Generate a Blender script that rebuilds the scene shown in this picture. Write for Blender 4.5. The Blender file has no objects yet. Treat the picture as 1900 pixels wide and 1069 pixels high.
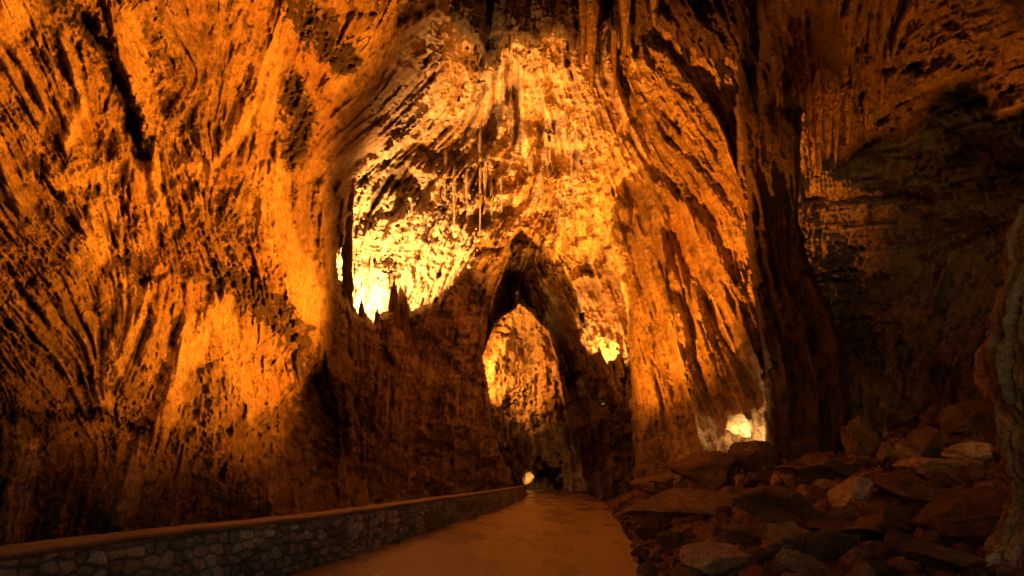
import bpy, math, random
import numpy as np
from mathutils import Vector

# ------------------------------------------------------------------ camera
F, CX, HY, EYE = 1100.0, 950.0, 885.0, 1.5      # focal length, centre column, horizon row of the photo, eye height
def at(px, py, Y):
    return Vector(((px - CX) / F * Y, Y, EYE + (HY - py) / F * Y))
sc = bpy.context.scene
cam_d = bpy.data.cameras.new('camera')
cam = bpy.data.objects.new('camera', cam_d)
sc.collection.objects.link(cam)
cam.location = (0, 0, EYE)
cam.rotation_euler = (math.radians(90), 0, 0)
cam_d.sensor_width = 36.0
cam_d.lens = 36.0 * F / 1900.0
cam_d.shift_y = (HY - 534.5) / 1900.0
cam_d.clip_end = 500
cam_d.clip_start = 0.05
sc.camera = cam
# ------------------------------------------------------------------ world: the little daylight that comes in through the mouth behind
w = bpy.data.worlds.new('World'); sc.world = w; w.use_nodes = True
nt = w.node_tree; bg = nt.nodes['Background']
sky = nt.nodes.new('ShaderNodeTexSky'); sky.sky_type = 'NISHITA'; sky.sun_disc = False
sky.sun_elevation = math.radians(4); sky.sun_rotation = math.radians(200)
nt.links.new(sky.outputs[0], bg.inputs[0]); bg.inputs[1].default_value = 0.055
sc.view_settings.view_transform = 'Standard'; sc.view_settings.look = 'None'
sc.view_settings.gamma = 1.0; sc.view_settings.exposure = 0.0

sc.cycles.max_bounces = 6; sc.cycles.diffuse_bounces = 4; sc.cycles.sample_clamp_indirect = 4.0

COL = sc.collection
def lamp_light(name, loc, target, power, col=(1, .36, .06), size=80, blend=.8, radius=.12, parent=None):
    d = bpy.data.lights.new(name, 'SPOT'); d.energy = power; d.color = col
    d.spot_size = math.radians(size); d.spot_blend = blend; d.shadow_soft_size = radius
    o = bpy.data.objects.new(name, d); COL.objects.link(o)
    loc = Vector(loc); tg = Vector(target)
    q = (tg - loc).to_track_quat('-Z', 'Y')
    if parent is not None:
        o.parent = parent
        o.location = (0, 0, 0); o.rotation_euler = (0, 0, 0)
    else:
        o.location = loc; o.rotation_euler = q.to_euler()
    return o

# ------------------------------------------------------------------ noise helpers (numpy)
rng = np.random.default_rng(7)
LAT = rng.random((256, 256)).astype(np.float32)
LAT3 = rng.random((64, 64, 64)).astype(np.float32)
def vn2(x, y):
    xi = np.floor(x).astype(np.int64); yi = np.floor(y).astype(np.int64)
    fx = (x - xi); fy = (y - yi)
    fx = fx * fx * (3 - 2 * fx); fy = fy * fy * (3 - 2 * fy)
    a = LAT[yi & 255, xi & 255]; b = LAT[yi & 255, (xi + 1) & 255]
    c = LAT[(yi + 1) & 255, xi & 255]; d = LAT[(yi + 1) & 255, (xi + 1) & 255]
    return (a + (b - a) * fx) * (1 - fy) + (c + (d - c) * fx) * fy
def fbm2(x, y, o=4, g=.5):
    s = 0; a = 1; n = 0
    for i in range(o):
        s = s + a * vn2(x * 2 ** i + 17.3 * i, y * 2 ** i + 31.7 * i); n += a; a *= g
    return s / n * 2 - 1
def vn3(x, y, z):
    xi = np.floor(x).astype(np.int64); yi = np.floor(y).astype(np.int64); zi = np.floor(z).astype(np.int64)
    fx = x - xi; fy = y - yi; fz = z - zi
    fx = fx * fx * (3 - 2 * fx); fy = fy * fy * (3 - 2 * fy); fz = fz * fz * (3 - 2 * fz)
    def L(a, b, c): return LAT3[(xi + a) & 63, (yi + b) & 63, (zi + c) & 63]
    def lx(b, c): p = L(0, b, c); return p + (L(1, b, c) - p) * fx
    def ly(c): p = lx(0, c); return p + (lx(1, c) - p) * fy
    p = ly(0); return p + (ly(1) - p) * fz
def fbm3(x, y, z, o=4, g=.5):
    s = 0; a = 1; n = 0
    for i in range(o):
        s = s + a * vn3(x * 2 ** i + 7.3 * i, y * 2 ** i + 3.7 * i, z * 2 ** i + 11.1 * i); n += a; a *= g
    return s / n * 2 - 1
def sm(x, a, b):
    t = np.clip((x - a) / (b - a), 0, 1); return t * t * (3 - 2 * t)
def rbf(pts, x, y):
    """smooth surface through the (px, py, depth) control points"""
    P = np.array(pts, float); n = len(P); k = 1 / 300.0
    r = np.hypot((P[:, None, 0] - P[None, :, 0]), (P[:, None, 1] - P[None, :, 1])) * k
    A = np.zeros((n + 3, n + 3)); A[:n, :n] = r
    A[:n, n] = 1; A[:n, n + 1] = P[:, 0] * k; A[:n, n + 2] = P[:, 1] * k
    A[n:, :n] = A[:n, n:].T
    c = np.linalg.solve(A, np.concatenate([np.log(P[:, 2]), np.zeros(3)]))
    out = c[n] + c[n + 1] * x * k + c[n + 2] * y * k
    for i in range(n):
        out = out + c[i] * np.hypot(x - P[i, 0], y - P[i, 1]) * k
    return np.exp(out)
def seg_dist(x, y, line):
    """distance to a polyline"""
    d = np.full(x.shape, 1e9)
    for (ax, ay), (bx, by) in zip(line[:-1], line[1:]):
        vx, vy = bx - ax, by - ay; L2 = vx * vx + vy * vy + 1e-9
        t = np.clip(((x - ax) * vx + (y - ay) * vy) / L2, 0, 1)
        d = np.minimum(d, np.hypot(x - ax - t * vx, y - ay - t * vy))
    return d
def poly_sd(x, y, poly):
    """signed distance, positive inside"""
    d = seg_dist(x, y, list(poly) + [poly[0]])
    ins = np.zeros(x.shape, bool)
    n = len(poly)
    for i in range(n):
        ax, ay = poly[i]; bx, by = poly[(i + 1) % n]
        if ay == by: continue
        c = ((ay > y) != (by > y)) & (x < (bx - ax) * (y - ay) / (by - ay) + ax)
        ins ^= c
    return np.where(ins, d, -d)

# ------------------------------------------------------------------ the grain of the rock: streaks that follow the drip and flow lines
GX0, GY0, GS = -300, -200, 1.7
GW, GH = int(2500 / GS), int(1450 / GS)
gx, gy = np.meshgrid(GX0 + np.arange(GW) * GS, GY0 + np.arange(GH) * GS)
# (px, py, direction in degrees: 90 = straight down, <90 leans down-right, >90 leans down-left)
FLOW = [(0, 100, 60), (100, 250, 62), (60, 450, 50), (60, 620, 48), (150, 750, 65), (60, 900, 108), (250, 700, 112), (250, 900, 110), (330, 600, 105),
        (300, 100, 60), (260, 250, 100), (300, 180, 135), (350, 300, 60), (420, 320, 118), (470, 130, 105), (510, 300, 90), (520, 450, 85), (580, 500, 88), (420, 450, 60),
        (400, 650, 92), (480, 800, 95), (560, 750, 60), (600, 600, 90), (620, 850, 88), (560, 100, 110),
        (650, 150, 140), (700, 250, 142), (780, 180, 138), (640, 280, 140), (750, 80, 115), (850, 60, 98), (860, 170, 110), (820, 280, 138),
        (700, 420, 115), (780, 400, 122), (850, 440, 120), (700, 560, 92), (650, 430, 90), (780, 560, 112), (850, 620, 105), (820, 800, 95), (740, 750, 95), (880, 780, 88),
        (960, 150, 85), (1000, 200, 80), (1000, 300, 95), (920, 300, 110), (1050, 350, 85), (1050, 180, 70), (960, 400, 130), (1000, 30, 95), (1100, 50, 90),
        (1150, 200, 66), (1250, 150, 58), (1280, 260, 55), (1330, 330, 56), (1200, 300, 60), (1150, 450, 72), (1180, 600, 78), (1250, 480, 75), (1300, 600, 70), (1350, 550, 65),
        (1250, 750, 72), (1200, 750, 82), (1380, 650, 68), (1330, 780, 70), (1380, 420, 80), (1400, 300, 88), (1300, 40, 60),
        (1450, 400, 88), (1480, 600, 78), (1530, 650, 72), (1500, 780, 88), (1420, 100, 80),
        (1010, 520, 55), (1060, 620, 62), (1080, 750, 80), (1120, 780, 90), (930, 500, 115), (920, 620, 100), (970, 700, 90), (1000, 800, 80),
        (1600, 100, 95), (1540, 230, 88), (1560, 390, 176), (1510, 440, 172), (1630, 330, 174), (1700, 560, 165), (1600, 480, 175), (1800, 420, 170), (1700, 150, 160), (1650, 400, 175), (1600, 600, 170), (1750, 500, 110), (1800, 250, 165), (1850, 60, 160), (1850, 600, 110), (1700, 700, 100),
        (1300, 950, 160), (1600, 950, 165), (1850, 1000, 150), (1500, 1050, 170), (1900, 500, 85), (2100, 400, 85)]
_c = np.zeros(gx.shape); _s = np.zeros(gx.shape); _w = np.zeros(gx.shape)
cx_, cy_ = gx[::8, ::8], gy[::8, ::8]
cc = np.zeros(cx_.shape); ss = np.zeros(cx_.shape)
for px, py, a in FLOW:
    ww = 1.0 / (((cx_ - px) ** 2 + (cy_ - py) ** 2) + 900.0) ** 1.6
    cc += ww * math.cos(2 * math.radians(a)); ss += ww * math.sin(2 * math.radians(a))
ang = .5 * np.arctan2(ss, cc)
ang = ang + .16 * fbm2(cx_ / 90, cy_ / 90, 3)
c2 = np.kron(np.cos(ang), np.ones((8, 8)))[:GH, :GW]; s2 = np.kron(np.sin(ang), np.ones((8, 8)))[:GH, :GW]
sgn = np.where(s2 < 0, -1.0, 1.0); c2 *= sgn; s2 *= sgn
VX, VY = c2.astype(np.float32), s2.astype(np.float32)
def blur(a, n):
    for _ in range(n):
        a = (a + np.roll(a, 1, 0) + np.roll(a, -1, 0)) / 3
        a = (a + np.roll(a, 1, 1) + np.roll(a, -1, 1)) / 3
    return a
def lic(cell, L, seed):
    """streak field: random blobs of the given size smeared along the flow"""
    X, Y = gx / cell + seed * 13.7, gy / cell + seed * 7.1
    n = (vn2(X, Y) * .7 + vn2(X * 2.1 + 5, Y * 2.1) * .3).astype(np.float32)
    acc = n.copy(); cnt = 1
    II, JJ = np.meshgrid(np.arange(GH, dtype=np.float32), np.arange(GW, dtype=np.float32), indexing='ij')
    for sg in (1, -1):
        x = JJ.copy(); y = II.copy()
        st = max(1.0, cell / GS * .45)
        for k in range(int(L / (st * GS))):
            xi = np.clip(x, 0, GW - 1).astype(np.int32); yi = np.clip(y, 0, GH - 1).astype(np.int32)
            x = x + sg * st * VX[yi, xi]; y = y + sg * st * VY[yi, xi]
            acc += n[np.clip(y, 0, GH - 1).astype(np.int32), np.clip(x, 0, GW - 1).astype(np.int32)]; cnt += 1
    acc /= cnt
    m = acc.mean(); s = acc.std()
    return ((acc - m) / s).astype(np.float32)
LIC = {4: lic(4.0, 26, 1), 8: lic(8.0, 64, 2), 18: lic(18.0, 90, 3), 42: lic(42.0, 170, 4)}
def samp(A, x, y, ox=0, oy=0):
    fx = np.clip((x + ox - GX0) / GS, 0, GW - 1.01); fy = np.clip((y + oy - GY0) / GS, 0, GH - 1.01)
    # mirror beyond the border so the far margin is not smeared
    fx = np.abs(((x + ox - GX0) / GS + (GW - 2)) % (2 * (GW - 2)) - (GW - 2)); fy = np.abs(((y + oy - GY0) / GS + (GH - 2)) % (2 * (GH - 2)) - (GH - 2))
    xi = fx.astype(np.int64); yi = fy.astype(np.int64); u = fx - xi; v = fy - yi
    return (A[yi, xi] * (1 - u) + A[yi, xi + 1] * u) * (1 - v) + (A[yi + 1, xi] * (1 - u) + A[yi + 1, xi + 1] * u) * v

# ------------------------------------------------------------------ materials
def mat_new(name):
    m = bpy.data.materials.new(name); m.use_nodes = True
    return m, m.node_tree, m.node_tree.nodes['Principled BSDF']
def rock_mat(name, rough=.72, bump=.5, scale=9.0, spec=.35, tint=(1, 1, 1), bdist=.12):
    m, t, b = mat_new(name); N = t.nodes; L = t.links
    at_ = N.new('ShaderNodeAttribute'); at_.attribute_name = 'mineral'
    tc = N.new('ShaderNodeTexCoord')
    nz = N.new('ShaderNodeTexNoise'); nz.inputs['Scale'].default_value = scale; nz.inputs['Detail'].default_value = 8; nz.inputs['Roughness'].default_value = .65
    L.new(tc.outputs['Object'], nz.inputs['Vector'])
    rp = N.new('ShaderNodeValToRGB'); rp.color_ramp.elements[0].position = .3; rp.color_ramp.elements[1].position = .7
    rp.color_ramp.elements[0].color = (.55 * tint[0], .52 * tint[1], .48 * tint[2], 1); rp.color_ramp.elements[1].color = (1.25 * tint[0], 1.25 * tint[1], 1.25 * tint[2], 1)
    L.new(nz.outputs['Fac'], rp.inputs[0])
    mx = N.new('ShaderNodeMix'); mx.data_type = 'RGBA'; mx.blend_type = 'MULTIPLY'; mx.inputs['Factor'].default_value = 1
    L.new(at_.outputs['Color'], mx.inputs['A']); L.new(rp.outputs[0], mx.inputs['B'])
    n2 = N.new('ShaderNodeTexNoise'); n2.inputs['Scale'].default_value = scale * 4.5; n2.inputs['Detail'].default_value = 6; n2.inputs['Roughness'].default_value = .75
    L.new(tc.outputs['Object'], n2.inputs['Vector'])
    r2 = N.new('ShaderNodeValToRGB'); r2.color_ramp.elements[0].position = .36; r2.color_ramp.elements[1].position = .52
    r2.color_ramp.elements[0].color = (.30, .27, .25, 1); r2.color_ramp.elements[1].color = (1.15, 1.15, 1.15, 1)
    L.new(n2.outputs['Fac'], r2.inputs[0])
    m2 = N.new('ShaderNodeMix'); m2.data_type = 'RGBA'; m2.blend_type = 'MULTIPLY'; m2.inputs['Factor'].default_value = .85
    L.new(mx.outputs['Result'], m2.inputs['A']); L.new(r2.outputs[0], m2.inputs['B'])
    L.new(m2.outputs['Result'], b.inputs['Base Color'])
    ad = N.new('ShaderNodeMath'); ad.operation = 'MULTIPLY_ADD'; ad.inputs[1].default_value = .35
    L.new(n2.outputs['Fac'], ad.inputs[0]); L.new(nz.outputs['Fac'], ad.inputs[2])
    b.inputs['Roughness'].default_value = rough; b.inputs['Specular IOR Level'].default_value = spec
    bp = N.new('ShaderNodeBump'); bp.inputs['Strength'].default_value = bump; bp.inputs['Distance'].default_value = bdist
    L.new(ad.outputs[0], bp.inputs['Height']); L.new(bp.outputs[0], b.inputs['Normal'])
    return m
M_ROCK = rock_mat('limestone', rough=.6, bump=.9, scale=3.2, bdist=.3)
M_ROCK_NEAR = rock_mat('near_limestone', bump=1.0, scale=7.0, bdist=.15)
M_DARK = rock_mat('floor_rock', rough=.8, bump=1.0, scale=5.0, spec=.25, bdist=.2)

# ------------------------------------------------------------------ mesh helpers
def mesh_obj(name, verts, faces, mat, parent=None, col=None, smooth=True):
    me = bpy.data.meshes.new(name)
    verts = np.asarray(verts, np.float32)
    faces = np.asarray(faces, np.int32)
    k = faces.shape[1]
    me.vertices.add(len(verts)); me.vertices.foreach_set('co', verts.ravel())
    me.loops.add(faces.size); me.loops.foreach_set('vertex_index', faces.ravel())
    me.polygons.add(len(faces)); me.polygons.foreach_set('loop_start', np.arange(0, faces.size, k, dtype=np.int32))
    try: me.polygons.foreach_set('loop_total', np.full(len(faces), k, np.int32))
    except Exception: pass
    me.update(calc_edges=True)
    me.polygons.foreach_set('use_smooth', np.full(len(faces), smooth))
    if col is not None:
        a = me.color_attributes.new('mineral', 'FLOAT_COLOR', 'POINT')
        c = np.ones((len(verts), 4), np.float32); c[:, :3] = col
        a.data.foreach_set('color', c.ravel())
    me.materials.append(mat)
    o = bpy.data.objects.new(name, me); COL.objects.link(o)
    if parent is not None: o.parent = parent
    return o
def tag(o, label=None, cat=None, group=None, kind=None):
    if label: o['label'] = label
    if cat: o['category'] = cat
    if group: o['group'] = group
    if kind: o['kind'] = kind
    return o
def empty(name, loc):
    o = bpy.data.objects.new(name, None); COL.objects.link(o); o.location = loc; return o
def ramp_axis(lo, hi, a, b, step):
    """fine between a and b, growing outside"""
    out = list(np.arange(max(lo, a), min(hi, b) + step, step))
    s = step; p = out[-1]
    while p < hi: s *= 1.12; p += s; out.append(p)
    s = step; p = out[0]; pre = []
    while p > lo: s *= 1.12; p -= s; pre.append(p)
    return np.array(pre[::-1] + out)
BROWN = np.array([.30, .225, .15]); PALE = np.array([.72, .60, .44]); STAIN_SHADE = np.array([.026, .02, .016]); RUST = np.array([.42, .26, .14])

def sheet(name, poly, ctrl, step=1.8, amp=1.0, rough=1.0, pits=.5, big=1.0, curl=(18, 2.5), edge=7, feats=(), stain_shade=(), vugs=(), off=(0, 0),
          mat=None, pale=.5, label=None, cat=None, kind=None, drip=0, group=None, grey=0, rag=1.0, tone=1.0, smooth=()):
    """one rock face: outline + depths measured off the photograph, relief from the streak fields, all as real geometry"""
    P = np.array(poly, float)
    x0, y0 = P.min(0) - 10; x1, y1 = P.max(0) + 10
    xs = ramp_axis(x0, x1, -60, 1960, step); ys = ramp_axis(y0, y1, -60, 1120, step)
    x, y = np.meshgrid(xs, ys)
    D = rbf(ctrl, x, y)
    ox, oy = off
    l4 = samp(LIC[4], x, y); l8 = samp(LIC[8], x, y); l18 = samp(LIC[18], x, y); l42 = samp(LIC[42], x, y)
    # outline roughened by the same grain
    wx = rag * (edge * fbm2(x / 34 + 3, y / 34, 4, .6) + 1.2 * l8 + 1.6 * l18)
    sd = poly_sd(x, y, poly) + wx
    if drip: sd = sd + drip * np.clip(fbm2(x / 9 + ox, y / 160, 2), -.2, 1)
    patch = fbm2(x / 150 + ox * .1, y / 190 + 9, 4)
    fine = fbm2(x / 7 + ox, y / 8, 3, .6); med = fbm2(x / 26 + oy, y / 30, 3)
    rgh = sm(patch, -.35, .25)                       # rough zones and smooth flowstone zones
    vg = np.zeros(x.shape)
    for line, wd, st in vugs:
        vg = np.maximum(vg, st * sm(wd * (1 + .5 * med) - seg_dist(x, y, line), -wd * .3, wd * .5))
    z1 = .15 + 1.1 * sm(fbm2(x / 120 + 71 + ox, y / 150, 3), -.35, .4); z2 = .2 + 1.0 * sm(fbm2(x / 75 + 31, y / 85 + oy, 3), -.35, .35)
    z3 = sm(fbm2(x / 95 + 11, y / 70 + ox, 3), -.2, .2)
    # smooth bulges with sharp creases between them, sharp crests elsewhere, broken ledges in the rough zones
    b18 = np.abs(l18) - .8; b8 = np.abs(l8) - .8; b4 = np.abs(l4) - .8
    d = big * (5.5 * z1 * l42 + z2 * (7.0 * b18 + 2.0 * l18) + 16 * fbm2(x / 190 + ox, y / 230, 3))
    d = d + amp * ((3.2 * z3 - 2.2 * (1 - z3)) * b8 + 1.2 * l8 * z2 + (.5 + .5 * rgh) * (1.5 * b4 + .6 * l4))
    ridg = np.abs(fbm2(x / 20 + ox, y / 22 + 3, 4, .6)); tq = fbm2(x / 46 + .8 * l8 / 8 + oy, y / 40, 3) * 5.0
    ter = np.floor(tq) + sm(tq - np.floor(tq), .0, .28)
    d = d + rough * (.3 + .7 * rgh) * (2.4 * fine - 13 * (ridg - .2) + 4.0 * ter * rgh)
    pz = sm(fbm2(x / 60 + 5, y / 60 + oy + 8, 3), -.1, .35)
    pit = sm(l8 * .5 + l4 * .7 + fine * 2.0 + .4 * med, 1.1, 1.6) * pz
    d = d - pits * pit * (6 + 5 * rgh)
    cz = sm(fbm2(x / 130 + 61, y / 130 + ox, 2), -.1, .3)
    crack = sm(-l18 * .8 - l8 * .5 - med * .7, 1.2, 1.7) * cz
    d = d - pits * crack * 13
    fr = 1 - sm(np.abs(fbm2(x / 85 + 23 + ox, y / 60 + .01 * x, 4, .55)), .0, .022)
    fr = fr * sm(fbm2(x / 100 + 3, y / 100 + 44, 2), .0, .3)
    d = d - 10 * fr * rough * .7
    # honeycomb zones
    hv = fbm2(x / 11 + 40, y / 10, 3, .6)
    d = d + vg * (np.where(hv > 0, hv * 16, hv * 34))
    fl = np.zeros(x.shape)
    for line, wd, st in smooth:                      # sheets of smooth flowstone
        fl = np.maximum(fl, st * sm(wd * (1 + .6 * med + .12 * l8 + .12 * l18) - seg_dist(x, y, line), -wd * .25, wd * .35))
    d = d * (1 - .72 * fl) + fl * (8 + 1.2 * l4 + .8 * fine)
    for line, wd, h in feats:                        # ridges (h > 0) and clefts (h < 0), h in pixel units
        q = seg_dist(x + 5 * med + 2 * l8, y + 5 * fine, line) / wd
        d = d + h * np.exp(-q ** 2 * 1.2)
    cu = np.clip(1 - sd / curl[0], 0, 1.4)
    Dm = D - d * D / F + curl[1] * cu ** 2
    X = (x - CX) / F * Dm; Z = EYE + (HY - y) / F * Dm
    # mineral colour, with some light and shade painted in
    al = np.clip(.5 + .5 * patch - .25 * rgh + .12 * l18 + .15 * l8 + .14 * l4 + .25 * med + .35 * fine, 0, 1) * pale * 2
    al = np.clip(al + .7 * fl, 0, 1)[..., None]  # flowstone is paler, and its bands also carry painted light
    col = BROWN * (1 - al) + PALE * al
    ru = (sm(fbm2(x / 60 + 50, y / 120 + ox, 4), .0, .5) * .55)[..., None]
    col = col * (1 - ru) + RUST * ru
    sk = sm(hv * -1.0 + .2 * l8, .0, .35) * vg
    for line, wd, st in stain_shade:  # dark staining; along clefts and hollows it paints in their shade
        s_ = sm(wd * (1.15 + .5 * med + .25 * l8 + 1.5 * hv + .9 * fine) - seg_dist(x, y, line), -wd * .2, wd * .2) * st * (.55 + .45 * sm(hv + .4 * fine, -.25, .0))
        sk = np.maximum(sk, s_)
    sk = np.maximum(np.maximum(sk, .6 * sm(pit, .4, 1) * pits), .5 * fr)  # shade of pits and fracture lines darkened into the colour
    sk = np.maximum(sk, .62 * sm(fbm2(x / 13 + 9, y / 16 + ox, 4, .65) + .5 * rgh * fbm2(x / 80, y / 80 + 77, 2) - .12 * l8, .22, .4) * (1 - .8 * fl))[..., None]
    col = col * (1 - sk) + STAIN_SHADE * sk
    if grey:
        g = col.mean(-1, keepdims=True) * np.array([.86, .98, .92]); k = np.clip(grey + .4 * med, 0, 1)[..., None]; col = col * (1 - k) + g * k
    col = col * tone  # low values put the shade of dim faces into their colour
    keep = sd > 0
    idx = -np.ones(x.shape, np.int64)
    kf = keep[:-1, :-1] & keep[1:, :-1] & keep[:-1, 1:] & keep[1:, 1:]
    use = np.zeros(x.shape, bool); use[:-1, :-1] |= kf; use[1:, :-1] |= kf; use[:-1, 1:] |= kf; use[1:, 1:] |= kf
    idx[use] = np.arange(use.sum())
    V = np.stack([X[use], Dm[use], Z[use]], -1)
    fs = np.stack([idx[:-1, :-1][kf], idx[1:, :-1][kf], idx[1:, 1:][kf], idx[:-1, 1:][kf]], -1)
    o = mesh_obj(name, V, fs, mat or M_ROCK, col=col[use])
    return tag(o, label, cat, group, kind)

# ================================================================== LARGE STRUCTURE
LEFT_CTRL = [(-900, 500, 4.4), (-300, 500, 6.6), (0, 500, 9.2), (200, 500, 12), (400, 500, 16), (500, 500, 19.5), (560, 500, 23), (640, 500, 30), (690, 900, 33), (0, 1000, 8.6),
             (300, 950, 13), (500, 930, 18.5), (600, 900, 25), (0, 0, 8.5), (300, 0, 12.5), (500, 0, 17), (650, 0, 22), (760, 100, 30), (880, 0, 33), (880, 140, 36.5), (700, 290, 35), (655, 335, 33.5), (800, 240, 37),
             (600, 300, 26), (-300, -500, 3.8), (0, -600, 4), (400, -700, 5.5), (900, -700, 9), (560, 750, 24)]
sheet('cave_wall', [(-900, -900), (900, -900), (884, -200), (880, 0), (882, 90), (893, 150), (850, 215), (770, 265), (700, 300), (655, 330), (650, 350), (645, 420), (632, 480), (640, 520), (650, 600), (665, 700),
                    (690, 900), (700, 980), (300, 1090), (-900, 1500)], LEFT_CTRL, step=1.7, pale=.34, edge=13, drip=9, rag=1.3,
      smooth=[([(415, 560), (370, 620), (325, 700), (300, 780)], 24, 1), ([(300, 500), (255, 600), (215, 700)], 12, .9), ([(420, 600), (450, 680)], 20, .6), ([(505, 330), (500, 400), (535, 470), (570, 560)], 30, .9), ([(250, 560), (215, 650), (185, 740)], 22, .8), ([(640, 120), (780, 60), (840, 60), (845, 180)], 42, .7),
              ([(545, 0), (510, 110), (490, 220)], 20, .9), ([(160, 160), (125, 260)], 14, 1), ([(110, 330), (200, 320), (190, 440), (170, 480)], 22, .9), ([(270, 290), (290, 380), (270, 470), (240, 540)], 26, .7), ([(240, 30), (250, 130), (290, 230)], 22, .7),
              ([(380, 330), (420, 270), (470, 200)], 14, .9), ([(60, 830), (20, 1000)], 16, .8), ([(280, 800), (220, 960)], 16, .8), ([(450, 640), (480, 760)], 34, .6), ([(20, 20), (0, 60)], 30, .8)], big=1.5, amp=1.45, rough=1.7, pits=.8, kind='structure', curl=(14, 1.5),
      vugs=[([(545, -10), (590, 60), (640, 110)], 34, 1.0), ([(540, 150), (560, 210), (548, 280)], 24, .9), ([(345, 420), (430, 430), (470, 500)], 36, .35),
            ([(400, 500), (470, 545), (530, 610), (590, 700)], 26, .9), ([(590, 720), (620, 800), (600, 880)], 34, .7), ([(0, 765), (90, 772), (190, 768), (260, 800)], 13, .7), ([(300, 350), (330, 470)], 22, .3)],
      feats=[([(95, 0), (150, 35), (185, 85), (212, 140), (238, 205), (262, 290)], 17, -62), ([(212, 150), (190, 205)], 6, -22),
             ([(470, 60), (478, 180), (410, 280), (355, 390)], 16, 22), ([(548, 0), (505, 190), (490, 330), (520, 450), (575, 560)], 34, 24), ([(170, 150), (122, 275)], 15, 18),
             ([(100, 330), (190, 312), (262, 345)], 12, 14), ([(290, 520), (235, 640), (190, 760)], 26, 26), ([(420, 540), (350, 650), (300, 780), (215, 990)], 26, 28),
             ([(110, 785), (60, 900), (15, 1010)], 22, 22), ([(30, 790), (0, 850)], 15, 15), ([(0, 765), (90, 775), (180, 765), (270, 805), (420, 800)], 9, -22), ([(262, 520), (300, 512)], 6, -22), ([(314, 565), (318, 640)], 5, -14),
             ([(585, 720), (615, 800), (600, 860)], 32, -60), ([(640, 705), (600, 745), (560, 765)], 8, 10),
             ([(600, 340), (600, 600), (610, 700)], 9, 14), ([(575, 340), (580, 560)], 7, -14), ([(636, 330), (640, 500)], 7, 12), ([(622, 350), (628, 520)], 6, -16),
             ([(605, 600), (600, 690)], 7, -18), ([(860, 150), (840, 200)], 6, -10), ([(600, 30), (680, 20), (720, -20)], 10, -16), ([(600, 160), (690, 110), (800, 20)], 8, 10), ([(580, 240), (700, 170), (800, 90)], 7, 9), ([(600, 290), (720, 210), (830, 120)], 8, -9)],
      stain_shade=[([(100, 0), (150, 35), (185, 85), (212, 140), (238, 205), (260, 280)], 13, 1.0), ([(545, -10), (575, 50), (610, 90), (650, 115)], 17, .95), ([(540, 165), (556, 235), (545, 290)], 17, .95), ([(600, 0), (620, 60)], 10, .8), ([(410, 510), (470, 535), (520, 580), (570, 660), (600, 730), (620, 830)], 20, .9), ([(330, 500), (400, 520)], 8, .7), ([(490, 780), (530, 760), (560, 800)], 14, .6),
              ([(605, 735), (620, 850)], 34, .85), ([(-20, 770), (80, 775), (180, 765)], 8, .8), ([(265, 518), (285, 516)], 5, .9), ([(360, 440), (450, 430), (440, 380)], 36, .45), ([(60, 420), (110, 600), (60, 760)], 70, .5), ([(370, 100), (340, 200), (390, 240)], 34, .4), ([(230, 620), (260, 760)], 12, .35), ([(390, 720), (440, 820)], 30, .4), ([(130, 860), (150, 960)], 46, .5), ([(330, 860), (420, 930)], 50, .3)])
sheet('dome_wall', [(540, -200), (1480, -200), (1500, 780), (1072, 780), (1070, 640), (1066, 560), (1040, 500), (1005, 465), (967, 432), (930, 470), (905, 540), (900, 600), (880, 720), (540, 720)],
      [(600, 450, 36), (690, 450, 41.5), (700, 560, 41.5), (760, 430, 41.5), (850, 400, 43), (960, 430, 45), (1040, 480, 45.5), (1100, 450, 44), (1000, 250, 43), (900, 200, 41), (1000, 120, 38), (1100, 120, 37), (1200, 200, 36.5),
       (1250, 300, 36.5), (1200, 450, 40), (1120, 600, 49.5), (1100, 540, 49), (1110, 690, 49.5), (1000, -200, 36), (1300, 100, 34), (1400, 300, 34), (1080, 540, 47), (1160, 650, 47), (600, 100, 36), (600, 700, 36), (850, 650, 47)],
      step=1.6, amp=1.7, rough=1.0, pits=1.3, pale=.52, big=1.7, off=(260, 90), kind='structure', edge=5,
      feats=[([(905, 250), (925, 195), (945, 165)], 15, -44), ([(895, 350), (930, 345), (965, 330)], 13, -34), ([(905, 400), (940, 380)], 18, -30), ([(1165, 345), (1180, 385), (1172, 420)], 16, -50), ([(1165, 240), (1180, 300)], 11, -32),
             ([(925, 460), (965, 425), (985, 442)], 10, 26), ([(990, 330), (1080, 340)], 20, 14), ([(905, 300), (960, 260), (1040, 250)], 22, 18), ([(1090, 500), (1110, 480)], 12, -30),
             ([(1067, 520), (1085, 512), (1108, 520)], 7, 26), ([(1085, 545), (1090, 570)], 18, -22), ([(740, 345), (760, 330)], 9, -24), ([(716, 290), (718, 300)], 8, -24), ([(650, 560), (700, 480), (740, 440)], 26, -16)],
      stain_shade=[([(925, 430), (900, 410), (940, 385)], 14, .8), ([(905, 250), (930, 200)], 8, .6)])
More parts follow.
